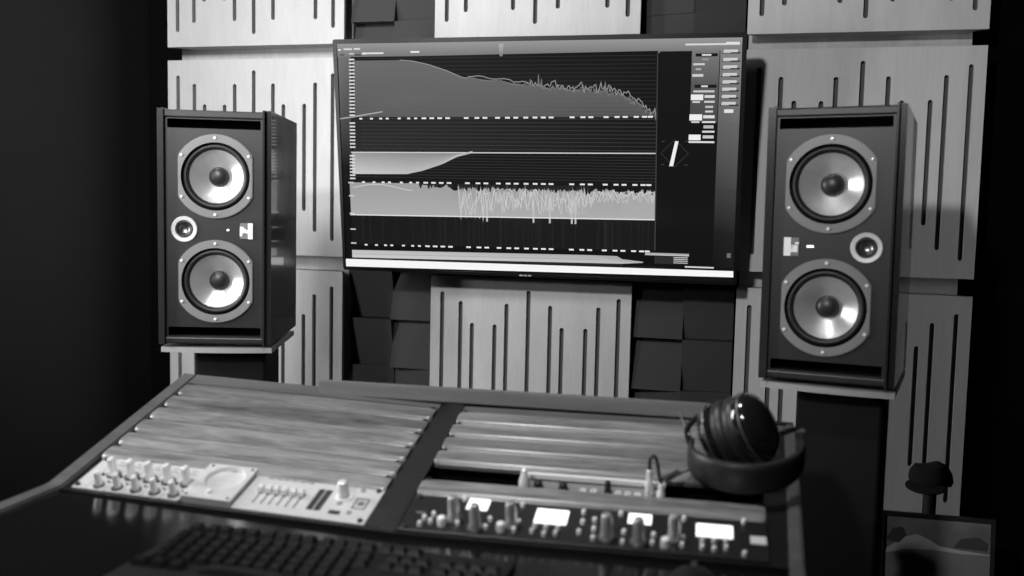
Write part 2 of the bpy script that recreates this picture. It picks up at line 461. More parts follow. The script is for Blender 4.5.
# dashes of the three rows of numbers
DX = [65, 90, 112, 127, 155, 177, 193, 212, 230, 248, 266, 308, 332, 350, 378, 400, 418, 440, 460, 478, 495, 540, 563, 580, 612, 635, 652, 675, 692, 704]
LAY[0] += 1
for x in DX:
    u = (x - 38) / (718 - 38) * .845 + .038; w = .0042 if x < 200 else .0065
    for v0, dv in ((.4265, .0085), (.2515, .0075), (.0735, .0095)):
        v = v0 + dv * u; rect(u - w, v - .0022, u + w, v + .0022, (235, 235), False)
def ladder(v0, v1, n, u0, u1, g=215):
    for i in range(n):
        v = v0 + (v1 - v0) * i / (n - 1); du = (v - .3) * .035
        rect(u0 + du, v - .0021, u1 + du, v + .0021, (g, g), False)
ladder(.4365, .586, 17, .034, .050); ladder(.349, .415, 8, .034, .050); ladder(.262, .325, 8, .033, .049)
for v in (.25, .213, .163, .118, .078): rect(.026, v - .002, .042, v + .002, (200, 200), False)
# keyboard strip and white bar along the bottom
poly([(.028, .036), (.80, .046), (.855, .0505), (.855, .0535), (.80, .0585), (.785, .0665), (.70, .0665), (.028, .058)], [205, 190, 180, 170, 165, 165, 170, 190])
line(lambda u: .0465 + .012 * u, .03, .74, 4, .0012, 150)
rect(.86, .072, .975, .079, (200, 150)); rect(.885, .05, .972, .070, (45, 45))
for i in range(4):
    v = .0525 + i * .0048; rect(.935, v, .972, v + .0022, (215, 215), False)
poly([(.028, .030), (.80, .041), (.80, .046), (.028, .036)], 40)
poly([(.0076, .0095), (1.0907, .0205), (1.0901, .037), (.0076, .0315)], 246)
LAY[0] += 1
for i in range(95):
    u = .03 + i * .0093; v = .0312 + .0055 * u; rect(u, v + .001, u + .0045, v + .0055, (40, 40), False)
rect(.965, .042, 1.04, .046, (210, 210)); rect(1.072, .072, 1.082, .084, (110, 110))
# phase diamond
c = (.930, .341)
for s in (-1, 1):
    for q in (-1, 1):
        poly([(c[0] + s * .034, c[1]), (c[0] + s * .036, c[1]), (c[0], c[1] + q * .036), (c[0], c[1] + q * .034)], 58, False)
for s, q in ((-1, 1), (1, 1), (-1, -1), (1, -1)): rect(c[0] + s * .03 - .004, c[1] + q * .03, c[0] + s * .03 + .004, c[1] + q * .03 + .0015, (75, 75), False)
poly([(c[0] - .013, c[1] - .033), (c[0] - .003, c[1] - .033), (c[0] + .009, c[1] + .031), (c[0] + .0005, c[1] + .031)], 240)
# the right-hand tool columns: grey boxes and pale dashes
def pb(x, y): return (1.004 + (x - 118) / 4.8 * .00262, .6165 - (y - 66) / 4.8 * .00253)
def dash(x, y, w, h, g):
    u, v = pb(x, y); rect(u - w / 4.8 * .00131, v - h / 4.8 * .00131, u + w / 4.8 * .00131, v + h / 4.8 * .00131, (g, g), False)
LAY[0] += 1
OX = 40
for x, y, w, h, g in ((75, 122, 100, 14, 25), (75, 268, 100, 14, 25)): dash(x + OX, y, w, h, g)
LAY[0] += 1
for x, y, w, h, g in ((75, 122, 42, 7, 225), (70, 143, 30, 8, 150), (42, 165, 52, 9, 205), (40, 188, 25, 9, 170), (38, 217, 50, 12, 205), (70, 268, 30, 8, 215), (68, 292, 95, 9, 200),
                      (38, 320, 56, 26, 235), (95, 316, 46, 12, 215), (35, 342, 34, 8, 210), (95, 341, 48, 9, 205), (95, 365, 36, 10, 190), (95, 387, 36, 9, 205),
                      (35, 415, 58, 28, 240), (95, 412, 52, 14, 220), (34, 437, 36, 8, 210), (95, 437, 60, 8, 225), (95, 460, 46, 14, 185), (95, 483, 56, 9, 215),
                      (33, 511, 55, 26, 240), (95, 508, 50, 14, 200), (65, 533, 118, 8, 225)): dash(x + OX, y, w, h, g)
for y in (105, 143, 178, 213, 247, 281, 315, 348):
    LAY[0] += 1; dash(185 + OX, y + 9, 82, 7, 45); LAY[0] += 1; dash(183 + OX, y, 62, 12, 205); dash(166 + OX, y + 5, 34, 9, 190)
dash(184 + OX, 385, 42, 16, 225)
dash(100 + OX, 73, 245, 8, 215); dash(190 + OX, 68, 60, 8, 225)
for x0, x1, v, g in ((.014, .022, .612, 225), (.030, .055, .6135, 215), (.060, .078, .614, 220), (.045, .06, .6015, 195), (.085, .145, .602, 222), (.083, .094, .6015, 240), (.222, .247, .604, 235), (.018, .032, .599, 90), (.062, .08, .598, 80)):
    rect(x0, v - .0022, x1, v + .0022, (g, g), False)
poly([(.468, .59), (.476, .59), (.479, .622), (.466, .622)], [125, 125, 175, 175])  # glint on the glass, a reflection painted into the screen image
obj('screen', sb, M['screen'], tv)
bm = bmesh.new()
for i, w in enumerate((.003, .003, .001, .003, .001, .003, .003)):
    x = .518 + i * .0050; box(bm, x, x + w + .0005, -.0006, .0005, .0022, .0060)
obj('wordmark', bm, M['white'], tv)

# ------------------------------------------------------------------ loudspeakers
SW, SH, SD = .24, .5, .34
def make_speaker(side, label, mtx):
    """side +1: tweeter at the left of the baffle, badge at the right; -1 mirrored"""
    def X(x): return x if side > 0 else SW - x
    t = thing('studio_monitor', label, 'loudspeaker', group=None); t.matrix_world = mtx
    cz = ((.1235 + .0125), (.361))
    wx = X(.1235); tx = X(.057)
    # carcass: hollow front so that the drivers and ports are recessed
    bm = bmesh.new()
    box(bm, .014, SW - .014, .08, SD, .0, SH)
    box(bm, .014, SW - .014, .0, .08, SH - .016, SH, bev=.003); box(bm, .014, SW - .014, .0, .08, 0, .014, bev=.003)
    obj('carcass', bm, M['baffle'], t)
    for x0 in (0, SW - .0165):
        b_ = B(x0, x0 + .0165, -.006, SD + .002, -.003, SH + .003)
        xo = 0 if x0 == 0 else x0 + .0165
        es = [e for e in b_.edges if all(v.co.y < .1 and abs(v.co.x - xo) < 1e-5 for v in e.verts)]
        bmesh.ops.bevel(b_, geom=es, offset=.0125, segments=6, affect='EDGES')
        obj('side_cheek', b_, M['cheek'], t, smooth=True)
    m90 = Matrix.Translation((0, .004, 0)) @ Matrix.Rotation(R(90), 4, 'X')
    bm = bmesh.new()
    plate(bm, [(.017, .014), (SW - .017, .014), (SW - .017, SH - .016), (.017, SH - .016)],
          [circle(wx, z, .074) for z in cz] + [circle(tx, .2475, .019, 24), rrect(.022, .0165, SW - .022, .036, .002), rrect(.022, SH - .038, SW - .022, SH - .0185, .002)], .016, m90)
    obj('baffle', bm, M['baffle'], t)
    for z0 in (.0165, SH - .038):
        bm = bmesh.new(); box(bm, .018, SW - .018, .045, .075, z0 - .002, z0 + .0215); obj('bass_port', bm, M['port'], t)
    for z in cz:
        wf = bmesh.new()
        mt = Matrix.Translation((wx, .0, z)) @ Matrix.Rotation(R(90), 4, 'X')
        plate(wf, circle(0, 0, .0895, 72, .0785), [circle(0, 0, .0725, 60)], .006)
        bmesh.ops.bevel(wf, geom=[e for e in wf.edges if all(abs(v.co.z) < 1e-5 for v in e.verts) and len(e.link_faces) == 2 and e.calc_face_angle(0) > 1 and min(v.co.xy.length for v in e.verts) > .075], offset=.0015, segments=2, affect='EDGES')
        w = obj('woofer', wf, M['ring'], t)
        w.matrix_local = Matrix.Translation((wx, -.0015, z)) @ Matrix.Rotation(R(90), 4, 'X')
        # local +z of the woofer points out of the baffle
        lb = bmesh.new(); lathe(lb, [(.0725, -.002), (.0715, -.012), (.0700, -.013)], cap0=False, cap1=False, seg=60)
        pr = [(.0702, -.011)]
        for i in range(9):
            a = math.pi * i / 8; pr.append((.0640 + .0052 * math.cos(a), -.009 + .0062 * math.sin(a)))
        pr.append((.0565, -.0105)); lathe(lb, pr, cap0=False, cap1=False, seg=60)
        obj('surround', lb, M['rubber'], w, smooth=True)
        cb = bmesh.new()
        pr = [(.0570 - .0365 * q / 10, -.0100 - .026 * (q / 10) ** .82) for q in range(11)]
        lathe(cb, pr, cap0=False, cap1=False, seg=96); obj('cone', cb, M['cone'], w, smooth=True)
        db = bmesh.new(); pr = [(.0212 * math.cos(R(9 * i)), -.0335 + .0125 * math.sin(R(9 * i))) for i in range(11)]
        lathe(db, pr, cap0=False, seg=36); obj('dust_cap', db, M['cap'], w, smooth=True)
        for k in range(6):
            a = R(90 + 60 * k + 0); r_ = .0815
            x = r_ * math.cos(a); x = max(-.0735, min(.0735, x))
            s = bmesh.new(); lathe(s, [(.0034, -.001), (.0034, .0012), (.0022, .0024), (0, .0026)], Matrix.Translation((x, r_ * math.sin(a) * (1. if k % 3 == 0 else 1.08), 0)), seg=12)
            obj('screw', s, M['screw'], w, smooth=True)
    tb = bmesh.new(); lathe(tb, [(.0185, 0), (.0275, 0), (.0278, .0015), (.0265, .0028), (.0195, .0024), (.0182, -.001), (.0178, -.006)], cap0=False, cap1=False, seg=40)
    tw = obj('tweeter', tb, M['tweet'], t, smooth=True)
    tw.matrix_local = Matrix.Translation((tx, .0035, .2475)) @ Matrix.Rotation(R(90), 4, 'X')
    rb = bmesh.new(); torus(rb, .0155, .003, Matrix.Translation((0, 0, -.003)), 32, 8); obj('surround', rb, M['rubber'], tw, smooth=True)
    ib = bmesh.new(); lathe(ib, [(.0135, -.002), (.012, -.0045), (.009, -.0070), (.005, -.0085), (0, -.009)], cap0=False, seg=32); obj('dome', ib, M['dome'], tw, smooth=True)
    # badge, in its own colours
    bx = X(.188) - .0135; bz = .229
    bm = bmesh.new(); box(bm, bx, bx + .027, .0022, .0042, bz, bz + .034, bev=.0004, seg=1)
    bd = obj('badge', bm, M['grey'], t)
    sq = bmesh.new()
    if side > 0: parts = [(.017, 0, .027, .034), (.012, .012, .017, .019), (.008, .014, .0125, .022), (0, .012, .008, .026), (0, .006, .005, .012)]
    else: parts = [(0, 0, .0125, .034), (.0125, .007, .025, .020), (.020, .0215, .027, .0255), (.0125, .0135, .017, .0205)]
    for a, b0, c_, d_ in parts: box(sq, bx + a, bx + c_, .0014, .0023, bz + b0, bz + d_)
    obj('emblem', sq, M['white'], bd)
    lx = X(.149 if side > 0 else .1545)
    lb = bmesh.new()
    if side > 0: lathe(lb, [(.0022, 0), (.0022, .001), (0, .0016)], Matrix.Translation((lx, .0035, .2475)) @ Matrix.Rotation(R(90), 4, 'X'), seg=14)
    else: box(lb, lx - .0058, lx + .0058, .0024, .0042, .2455, .249, bev=.0005, seg=1)
    obj('power_light', lb, M['led'], t)
    return t
SLM = Matrix.Translation((-.614, -.883, -.785 + ZF)) @ eulmat(17.8, .59, .22)
SRM = Matrix.Translation((.642, -.839, -.784 + ZF)) @ eulmat(-11.36, -1.04, -.38)
make_speaker(1, 'black two-woofer studio loudspeaker on a stand left of the television', SLM)
make_speaker(-1, 'black two-woofer studio loudspeaker on a stand right of the television', SRM)
def make_stand(label, mtx, dx):
    t = thing('speaker_stand', label, 'stand')
    o = mtx.translation; yaw = math.atan2(mtx[1][0], mtx[0][0])
    t.matrix_world = Matrix.Translation((o.x, o.y, 0)) @ Matrix.Rotation(yaw, 4, 'Z')
    zt = o.z - .0085
    n = 12; out = []
    x0, x1, y0, y1 = .006 + dx, SW + .002 + dx, .004, .30
    out += [(x0, y1), (x0, y0 + .012)] + [(x0 + (x1 - x0) * i / n, y0 - .010 * math.sin(math.pi * i / n)) for i in range(n + 1)] + [(x1, y0 + .012), (x1, y1)]
    bm = bmesh.new(); plate(bm, out, [], .011, Matrix.Translation((0, 0, zt)))
    obj('top_plate', bm, M['plate'], t)
    obj('column', B(.085 - .02, .085 + .135, .05, .22, .024, zt - .0115, bev=.006), M['stand'], t)
    obj('base_plate', B(-.03, SW + .03, -.02, .32, 0, .0235, bev=.005), M['stand'], t)
make_stand('black column stand with pale top plate carrying the left loudspeaker', SLM, 0)
make_stand('black column stand with pale top plate carrying the right loudspeaker', SRM, 0)

# ------------------------------------------------------------------ desk
LM = Matrix.Translation((-.366, -1.142, -.818 + ZF)) @ eulmat(.6, 16.6, 1.6)
RM = Matrix.Translation((.171, -1.174, -.823 + ZF)) @ eulmat(2.86, 14.49, -.08)
ZD = -.918 + ZF
desk = thing('studio_desk', 'dark studio desk with two sloping rack bays and a glossy black work surface', 'desk')
def slab(name, pts, t, m, mtx=None, dirn=Vector((0, 0, -1)), bev=0):
    bm = bmesh.new(); vs = [bm.verts.new(Vector(p)) for p in pts]; f = bm.faces.new(vs)
    ex = bmesh.ops.extrude_face_region(bm, geom=[f])
    for g in ex['geom']:
        if isinstance(g, bmesh.types.BMVert): g.co += dirn * t
    if mtx: bmesh.ops.transform(bm, matrix=mtx, verts=bm.verts)
    if bev: bmesh.ops.recalc_face_normals(bm, faces=bm.faces); bmesh.ops.bevel(bm, geom=bm.edges[:], offset=bev, segments=2, affect='EDGES')
    return obj(name, bm, m, desk)
# left side panel: slopes with the bay, then level along the work surface
def L(u, v, h=0): return LM @ Vector((u, v, h))
def Rr(u, v, h=0): return RM @ Vector((u, v, h))
yb, yf = -1.09, -1.86
p0 = L(-.042, .045, .003); p1 = L(-.042, -.342, .004)
slab('side_panel', [(p0.x, p0.y, p0.z), (p1.x, p1.y, p1.z), (-.395, yf, ZD + .006), (-.395, yf, ZD - .12), (p1.x, p1.y - .1, ZD - .20), (p0.x, p0.y, ZD - .25)], .030, M['rail'], dirn=Vector((1, 0, 0)), bev=.003)
q0 = Rr(.535, .03, .004); q1 = Rr(.535, -.35, .004)
slab('side_panel', [(.702, q0.y, q0.z), (.702, q1.y, q1.z), (.702, yf, ZD + .006), (.702, yf, ZD - .12), (.702, q1.y - .1, ZD - .2), (.702, q0.y, ZD - .25)], .018, M['rail'], dirn=Vector((-1, 0, 0)), bev=.003)
# work surface
slab('work_surface', [(-.366, -1.475, ZD), (-.366, yf, ZD), (.684, yf, ZD), (.684, -1.50, ZD)], .03, M['desktop'])
# front lip of the racks
a = L(-.012, -.3415, .0); b_ = L(.474, -.3415, 0); c_ = Rr(-.010, -.349, 0); d_ = Rr(.514, -.349, 0)
def lip(name, a, b, m):
    return slab(name, [(a.x, a.y, a.z), (b.x, b.y, b.z), (b.x, b.y, ZD - .001), (a.x, a.y, ZD - .001)], .010, m, dirn=Vector((0, -1, 0)))
lip('front_rail', a, c_, M['deskblk']); lip('front_rail', c_, d_, M['deskblk'])
# divider between the bays, side fillets, rack wells
dv = [L(.4745, .03, .0025), L(.4745, -.3415, .0025), Rr(-.0095, -.349, .0025), Rr(-.0095, .03, .0025)]
slab('divider', [tuple(p) for p in dv], .02, M['deskblk'])
fl = [Rr(.4745, .02, -.001), Rr(.4745, -.349, -.001), Rr(.514, -.349, -.001), Rr(.514, .02, -.001)]
slab('side_fillet', [tuple(p) for p in fl], .02, M['deskblk'])
def well(mtx, v0, v1, w=.474):
    bm = bmesh.new()
    box(bm, -.0115, w + .001, v0, v1, -.034, -.030); box(bm, -.0125, -.0095, v0, v1, -.030, -.010); box(bm, w, w + .003, v0, v1, -.030, -.010)
    box(bm, -.0095, w, v1 - .003, v1, -.030, -.012); box(bm, -.0095, w, v0, v0 + .003, -.030, -.012)
    bmesh.ops.transform(bm, matrix=mtx, verts=bm.verts); return obj('rack_well', bm, M['deskblk'], desk)
well(LM, -.340, .02); well(RM, -.347, .01)
# rear rails and the raised bridge shelf behind
r0, r1 = L(-.040, .0075, .002), L(.474, .0075, .002)
slab('rear_rail', [L(-.012, .0085, .003), L(.474, .0085, .003), L(.474, .042, .003), L(-.012, .042, .003)], .02, M['rail'])
slab('rear_rail', [Rr(-.009, .0085, .0), Rr(.514, .0085, .0), Rr(.514, .03, .0), Rr(-.009, .03, .0)], .02, M['rail'])
slab('bridge_shelf', [(-.124, -1.118, ZF - .796), (.600, -1.118, ZF - .790), (.600, -1.096, ZF - .790), (-.124, -1.096, ZF - .796)], .024, M['bridge'], bev=.002)
slab('rear_board', [(-.395, -1.09, ZF - .815), (.700, -1.09, ZF - .818), (.700, -1.09, ZD - .35), (-.395, -1.09, ZD - .35)], .018, M['deskblk'], dirn=Vector((0, 1, 0)))
for x in (-.36, .64):
    obj('leg', B(x, x + .05, -1.62, -1.10, 0, ZD - .03 - (.0 if False else 0), bev=.004) if False else B(x, x + .04, -1.60, -1.15, 0, ZD - .032, bev=.004), M['deskblk'], desk)

# ------------------------------------------------------------------ rack contents
def on(mtx, t): t.matrix_world = mtx; return t
def place(t, mtx, u, v, h=0): t.matrix_world = mtx @ Matrix.Translation((u, v, h)); return t
def make_blank():
    t = thing('blank_panel', '', 'blank panel')
    hgt = U - .0030; w = .4815; n = 28; bm = bmesh.new()
    # gently crowned strip with rounded ends: cross-section in y-z swept along x
    def sect(x, s):
        out = []
        for i in range(n + 1):
            q = -1 + 2 * i / n; out.append((x, q * hgt / 2 * s, .0004 + .0062 * (1 - abs(q) ** 4.5) * s))
        return [(x, -hgt / 2 * s, -.006)] + out + [(x, hgt / 2 * s, -.006)]
    xs = [(0, .80), (.002, .90), (.005, .97), (.010, 1)] + [(x, 1) for x in (.12, .24, .36)] + [(w - .010, 1), (w - .005, .97), (w - .002, .90), (w, .80)]
    rows = [[bm.verts.new(p) for p in sect(x - .0082, s)] for x, s in xs]
    for a, b in zip(rows, rows[1:]):
        for i in range(len(a)): bm.faces.new((a[i], b[i], b[(i + 1) % len(a)], a[(i + 1) % len(a)]))
    bm.faces.new(rows[0]); bm.faces.new(rows[-1])
    obj('wood_strip', bm, M['blank'], t, smooth=True)
    for x in (0, .4655):
        s = bmesh.new(); lathe(s, [(.0048, .001), (.0048, .0048), (.0036, .0062), (.0018, .0062), (.0016, .0045), (0, .0045)], Matrix.Translation((x, .0155, 0)), seg=14)
        obj('screw', s, M['rubber'], t, smooth=True)
    return t
bl = make_blank(); first = True
ORD = ['rearmost', 'second', 'third', 'fourth', 'fifth', 'sixth']
for mtx, rows_, nm in ((LM, range(6), 'left'), (RM, (0, 1, 2, 3, 5), 'right')):
    for k in rows_:
        t = bl if first else copy_tree(bl); first = False
        place(t, mtx, 0, -k * U - .0155)
        if nm == 'left': lab = ('varnished wooden blank panel, %s from the back in the left rack bay' % ORD[k]) if k < 5 else 'varnished wooden blank panel just behind the white knob modules in the left rack bay'
        else: lab = ('varnished wooden blank panel, %s from the back in the right rack bay' % ORD[k]) if k < 5 else 'varnished wooden blank panel between the plugged-in half unit and the black unit with lit meters'
        t['label'] = lab; t['group'] = 'varnished wooden blank panels in the rack bays'

def knob_mesh(bm, x, y, r, h, z0=0):
    lathe(bm, [(r * 1.0, z0), (r * .98, z0 + h * .1), (r * .80, z0 + h * .2), (r * .74, z0 + h * .86), (r * .62, z0 + h * .97), (r * .5, z0 + h), (0, z0 + h)], Matrix.Translation((x, y, 0)), seg=24)
    return bm
def screw(parent, x, y, z=0, m='rubber'):
    s = bmesh.new(); lathe(s, [(.0042, z), (.0042, z + .0018), (.003, z + .003), (0, z + .003)], Matrix.Translation((x, y, 0)), seg=12)
    return obj('screw', s, M[m], parent, smooth=True)
# five narrow two-knob modules
def make_module():
    t = thing('knob_module', '', 'audio module')
    obj('faceplate', B(.0004, .0311, -.0875, -.0005, -.004, .003, bev=.0006, seg=1), M['alu'], t)
    for (x, y, r, h) in ((.022, -.046, .0082, .030), (.0175, -.0765, .0066, .024)):
        k = obj('knob', knob_mesh(bmesh.new(), x, y, r, h, .003), M['satin'], t, smooth=True)
        c = bmesh.new(); lathe(c, [(r * 1.35, .003), (r * 1.3, .0055), (r, .006)], Matrix.Translation((x, y, 0)), seg=24); obj('collar', c, M['knobdark'], k, smooth=True)
        p = bmesh.new(); lathe(p, [(r * .3, .003 + h), (r * .3, .0035 + h), (0, .0038 + h)], Matrix.Translation((x + r * .1, y + r * .25, 0)), seg=10); obj('pointer', p, M['white'], k)
    b = bmesh.new(); box(b, .004, .0085, -.052, -.047, .003, .006, bev=.0006, seg=1); obj('switch', b, M['darkink'], t)
    b = bmesh.new(); lathe(b, [(.0022, .003), (.0022, .0055), (0, .006)], Matrix.Translation((.027, -.066, 0)), seg=12); obj('indicator', b, M['grey'], t)
    m_ = bmesh.new()
    for a, b0, c_, d_ in ((.010, -.020, .022, -.018), (.006, -.060, .012, -.0585), (.010, -.0125, .022, -.011)): box(m_, a, c_, b0, d_, .003, .0032)
    obj('scale_marks', m_, M['grey'], t)
    return t
md = make_module(); first = True
MLAB = ['first', 'second', 'third', 'fourth', 'fifth']
for i in range(5):
    t = md if first else copy_tree(md); first = False
    place(t, LM, .0235 + i * .0316, -.2535)
    t['label'] = 'narrow pale module with two metal knobs, %s from the left in the left rack bay' % MLAB[i]; t['group'] = 'narrow knob modules in the left rack bay'
t = thing('end_plate', 'thin pale end plate left of the row of narrow knob modules', 'plate'); place(t, LM, -.0085, -.2535)
obj('faceplate', B(.0095, .0315, -.0875, -.0005, -.004, .0028, bev=.0006, seg=1), M['alu'], t)
screw(t, .015, -.008, .0028); screw(t, .015, -.080, .0028)
# square plate with the round recess
t = thing('dial_module', 'raised square pale plate with a large round recess, between knob modules and fader module', 'audio module'); place(t, LM, .1825, -.2535)
bm = bmesh.new(); plate(bm, rrect(.001, -.0845, .0815, .006, .002), [circle(.044, -.0285, .031, 48)], .012, Matrix.Translation((0, 0, .010)))
obj('faceplate', bm, M['alu'], t)
bm = bmesh.new(); lathe(bm, [(.031, .0098), (.028, .004), (.018, .0005), (0, -.0006)], Matrix.Translation((.044, -.0285, 0)), cap0=False, seg=48); obj('round_recess', bm, M['alu'], t, smooth=True)
bm = bmesh.new(); lathe(bm, [(.0042, .010), (.0042, .013), (.003, .0145), (0, .0145)], Matrix.Translation((.040, -.068, 0)), seg=18); obj('round_stud', bm, M['button'], t, smooth=True)
for x, y in ((.008, 0), (.075, 0), (.008, -.078), (.075, -.078)):
    s = bmesh.new(); lathe(s, [(.0022, .010), (.0022, .011), (0, .011)], Matrix.Translation((x, y, 0)), seg=10); obj('screw', s, M['darkink'], t)
# fader module
t = thing('fader_module', 'wide pale module with six short faders, one tall knob and dark meters', 'audio module'); place(t, LM, 0, 0)
obj('faceplate', B(.2665, .4735, -.3410, -.2545, -.004, .003, bev=.0008, seg=1), M['alu'], t)
for i, x in enumerate((.2925, .3055, .3180, .3312, .3445, .3575)):
    f = obj('fader', B(x - .0045, x + .0045, -.300, -.288, .0045, .014, bev=.0018), M['satin'], t, smooth=True)
    obj('fader_slot', B(x - .0009, x + .0009, -.3245, -.2935, .0029, .0034), M['darkink'], t)
    obj('label_strip', B(x - .0065, x + .0045, -.2605, -.2578, .0029, .0033), M['grey'], t)
obj('meter', B(.3765, .3858, -.3235, -.2715, .0029, .0036), M['darkink'], t); obj('meter', B(.3880, .3975, -.3235, -.2715, .0029, .0036), M['darkink'], t)
k = obj('knob', knob_mesh(bmesh.new(), .4194, -.2830, .0105, .027, .003), M['satin'], t, smooth=True)
c = bmesh.new(); lathe(c, [(.0135, .003), (.0128, .0052), (.0105, .0055)], Matrix.Translation((.4194, -.2830, 0)), seg=28); obj('collar', c, M['button'], k, smooth=True)
obj('display', B(.4119, .4295, -.3272, -.3185, .0029, .0035), M['darkink'], t)
bm = bmesh.new()
for a, b0, c_, d_ in ((.4405, -.3080, .4605, -.3060), (.4405, -.2840, .4605, -.2820), (.4405, -.3080, .4425, -.2820), (.4585, -.3080, .4605, -.2820)): box(bm, a, c_, b0, d_, .0029, .0033)
obj('square_outline', bm, M['darkink'], t)
bm = bmesh.new(); box(bm, .446, .455, -.300, -.290, .0029, .0034); obj('square_symbol', bm, M['grey'], t)
for x, y in ((.4415, -.262), (.4197, -.3005), (.4419, -.3195)):
    s = bmesh.new(); torus(s, .0032, .0008, Matrix.Translation((x, y, .0032)), 16, 6); obj('ring_mark', s, M['knobdark'], t)
for x, y in ((.465, -.2595), (.465, -.335)): screw(t, x, y, .003)

# black unit with lit meters, right bay, two rows high
t = thing('channel_strip_unit', 'black rack unit with metal knobs and white lit meters, front of right bay', 'audio unit'); on(RM, t)
obj('faceplate', B(-.0085, .4735, -.3485, -.2610, -.004, .003, bev=.0008, seg=1), M['blackface'], t)
BIG = [(.0625, -.317), (.0960, -.333), (.1420, -.320), (.2700, -.330), (.3110, -.334), (.3555, -.319)]
for i, (x, y) in enumerate(BIG):
    k = obj('knob', knob_mesh(bmesh.new(), x, y, .0095, .034, .006), M['knobgrey'], t, smooth=True)
    c = bmesh.new(); lathe(c, [(.0125, .003), (.012, .006), (.0092, .0065)], Matrix.Translation((x, y, 0)), seg=28); obj('collar', c, M['knobdark'], k, smooth=True)
for x, y in ((.0490, -.3310), (.1300, -.3330), (.3450, -.3360)):  # white round-topped studs at the front left of three knobs
    s = bmesh.new(); lathe(s, [(.0060, .003), (.0060, .012), (.0050, .0150), (.0025, .0162), (0, .0164)], Matrix.Translation((x, y, 0)), seg=20); obj('round_stud', s, M['white'], t, smooth=True)
SM = [(0.0705, -0.3296), (0.0328, -0.3293), (0.0203, -0.3373), (0.065, -0.2675), (0.1095, -0.332), (0.1115, -0.3125), (0.1483, -0.2711), (0.1509, -0.3137), (0.1479, -0.3328), (0.1735, -0.3189), (0.1718, -0.3319), (0.1885, -0.3199), (0.1885, -0.3363), (0.2044, -0.3191), (0.2032, -0.3329), (0.2335, -0.2766), (0.2352, -0.3008), (0.233, -0.3248), (0.2504, -0.2937), (0.2516, -0.315), (0.2527, -0.3356),
      (0.2831, -0.2726), (0.291, -0.3159), (0.2911, -0.3387), (0.3293, -0.3169), (0.3284, -0.3351), (0.3669, -0.2726), (0.3669, -0.3168), (0.3662, -0.3337), (0.391, -0.321), (0.3912, -0.3342), (0.406, -0.3186), (0.4061, -0.3363), (0.4211, -0.3163), (0.4209, -0.3318), (0.4443, -0.2677), (0.4434, -0.3413), (.033, -.312), (.0225, -.322)]
for x, y in SM:
    s = bmesh.new(); lathe(s, [(.0031, .003), (.0031, .0085), (.0024, .0098), (0, .0102)], Matrix.Translation((x, y, 0)), seg=14); obj('button', s, M['button'], t, smooth=True)
for x0, x1, y0, y1 in ((.0715, .1015, -.2895, -.262), (.1695, .2135, -.3080, -.2735), (.2935, .3245, -.2905, -.2665), (.3830, .4300, -.3070, -.2775)):
    d = obj('lit_meter', B(x0, x1, y0, y1, .003, .0044, bev=.0005, seg=1), M['lcd'], t)
obj('name_plate', B(.4515, .4715, -.3145, -.2970, .003, .0042), M['lcd2'], t)
obj('name_plate', B(.0065, .0195, -.3085, -.3045, .003, .0036), M['grey'], t)
screw(t, 0, -.268, .003); screw(t, 0, -.342, .003)
# half-width unit sunk in the dark slot
t = thing('headphone_amplifier', 'small half-width unit with pale lip sunk between wooden blanks, two plugs standing in it', 'audio unit'); on(RM, t)
hv = -.2035
obj('chassis', B(.128, .338, hv - .011, -.1790, -.029, -.008, bev=.001), M['midgrey'], t)
obj('top_lip', B(.132, .338, -.1800, -.1760, -.006, .003, bev=.0008, seg=1), M['litlip'], t)
for x in (.157, .1935):
    obj('knob', knob_mesh(bmesh.new(), x, hv + .004, .0082, .011, -.008), M['rubber'], t, smooth=True)
obj('knob', knob_mesh(bmesh.new(), .2575, hv + .006, .0058, .018, -.008), M['rubber'], t, smooth=True)
for x in (.222, .2376, .2723, .286, .300):
    s = bmesh.new(); torus(s, .0038, .0014, Matrix.Translation((x, hv + .0035, -.007)), 18, 8); obj('socket', s, M['satin'], t, smooth=True)
kk = bmesh.new(); lathe(kk, [(.0088, -.008), (.0085, .002), (.0055, .012), (.0030, .022), (0, .024)], Matrix.Translation((.1375, hv + .001, 0)), seg=20)
obj('cone_knob', kk, M['satin'], t, smooth=True)

# plugs and the looping cable
pc = thing('headphone_cable', 'thin black cable looping from two metal plugs to the headphones', 'cable')
def plug(u, v, h0, ht):
    s = bmesh.new(); lathe(s, [(.0058, h0), (.0060, h0 + ht * .45), (.0045, h0 + ht * .55), (.0036, h0 + ht * .95), (0, h0 + ht)], Matrix.Translation((u, v, 0)), seg=18)
    bmesh.ops.transform(s, matrix=RM, verts=s.verts); obj('plug', s, M['satin'], pc, smooth=True)
plug(.3160, hv + .003, -.008, .044); plug(.3330, hv - .004, -.008, .026)
pts = [Rr(.316, hv + .003, .034), Rr(.3170, hv + .004, .050), Rr(.3225, hv + .005, .056), Rr(.327, hv + .004, .045), Rr(.3300, hv, .028), Rr(.333, hv - .003, .018)]
bm = tube(bmesh.new(), spline(pts, 6), .0024, 8); obj('cord', bm, M['cable'], pc, smooth=True)
pts = [Rr(.333, hv - .004, .018)]
for i in range(36):
    a = i / 35; th = a * 2 * math.pi * 5
    pts.append(Rr(.336 + a * .022 + .0032 * math.cos(th), hv + a * .020, .022 + a * .004 + .0042 * math.sin(th)))
pts += [Rr(.366, hv + .035, .018), Rr(.378, hv + .060, .016), Rr(.388, hv + .085, .022)]
bm = tube(bmesh.new(), spline(pts, 3), .0014, 6); obj('coil', bm, M['cable'], pc, smooth=True)

# ------------------------------------------------------------------ headphones
hp = thing('headphones', 'black over-ear headphones with a wide padded band lying on the right end of the desk', 'headphones')
HC = Matrix(RM) @ Matrix.Translation((.448, -.146, .0085))
hp.matrix_world = HC
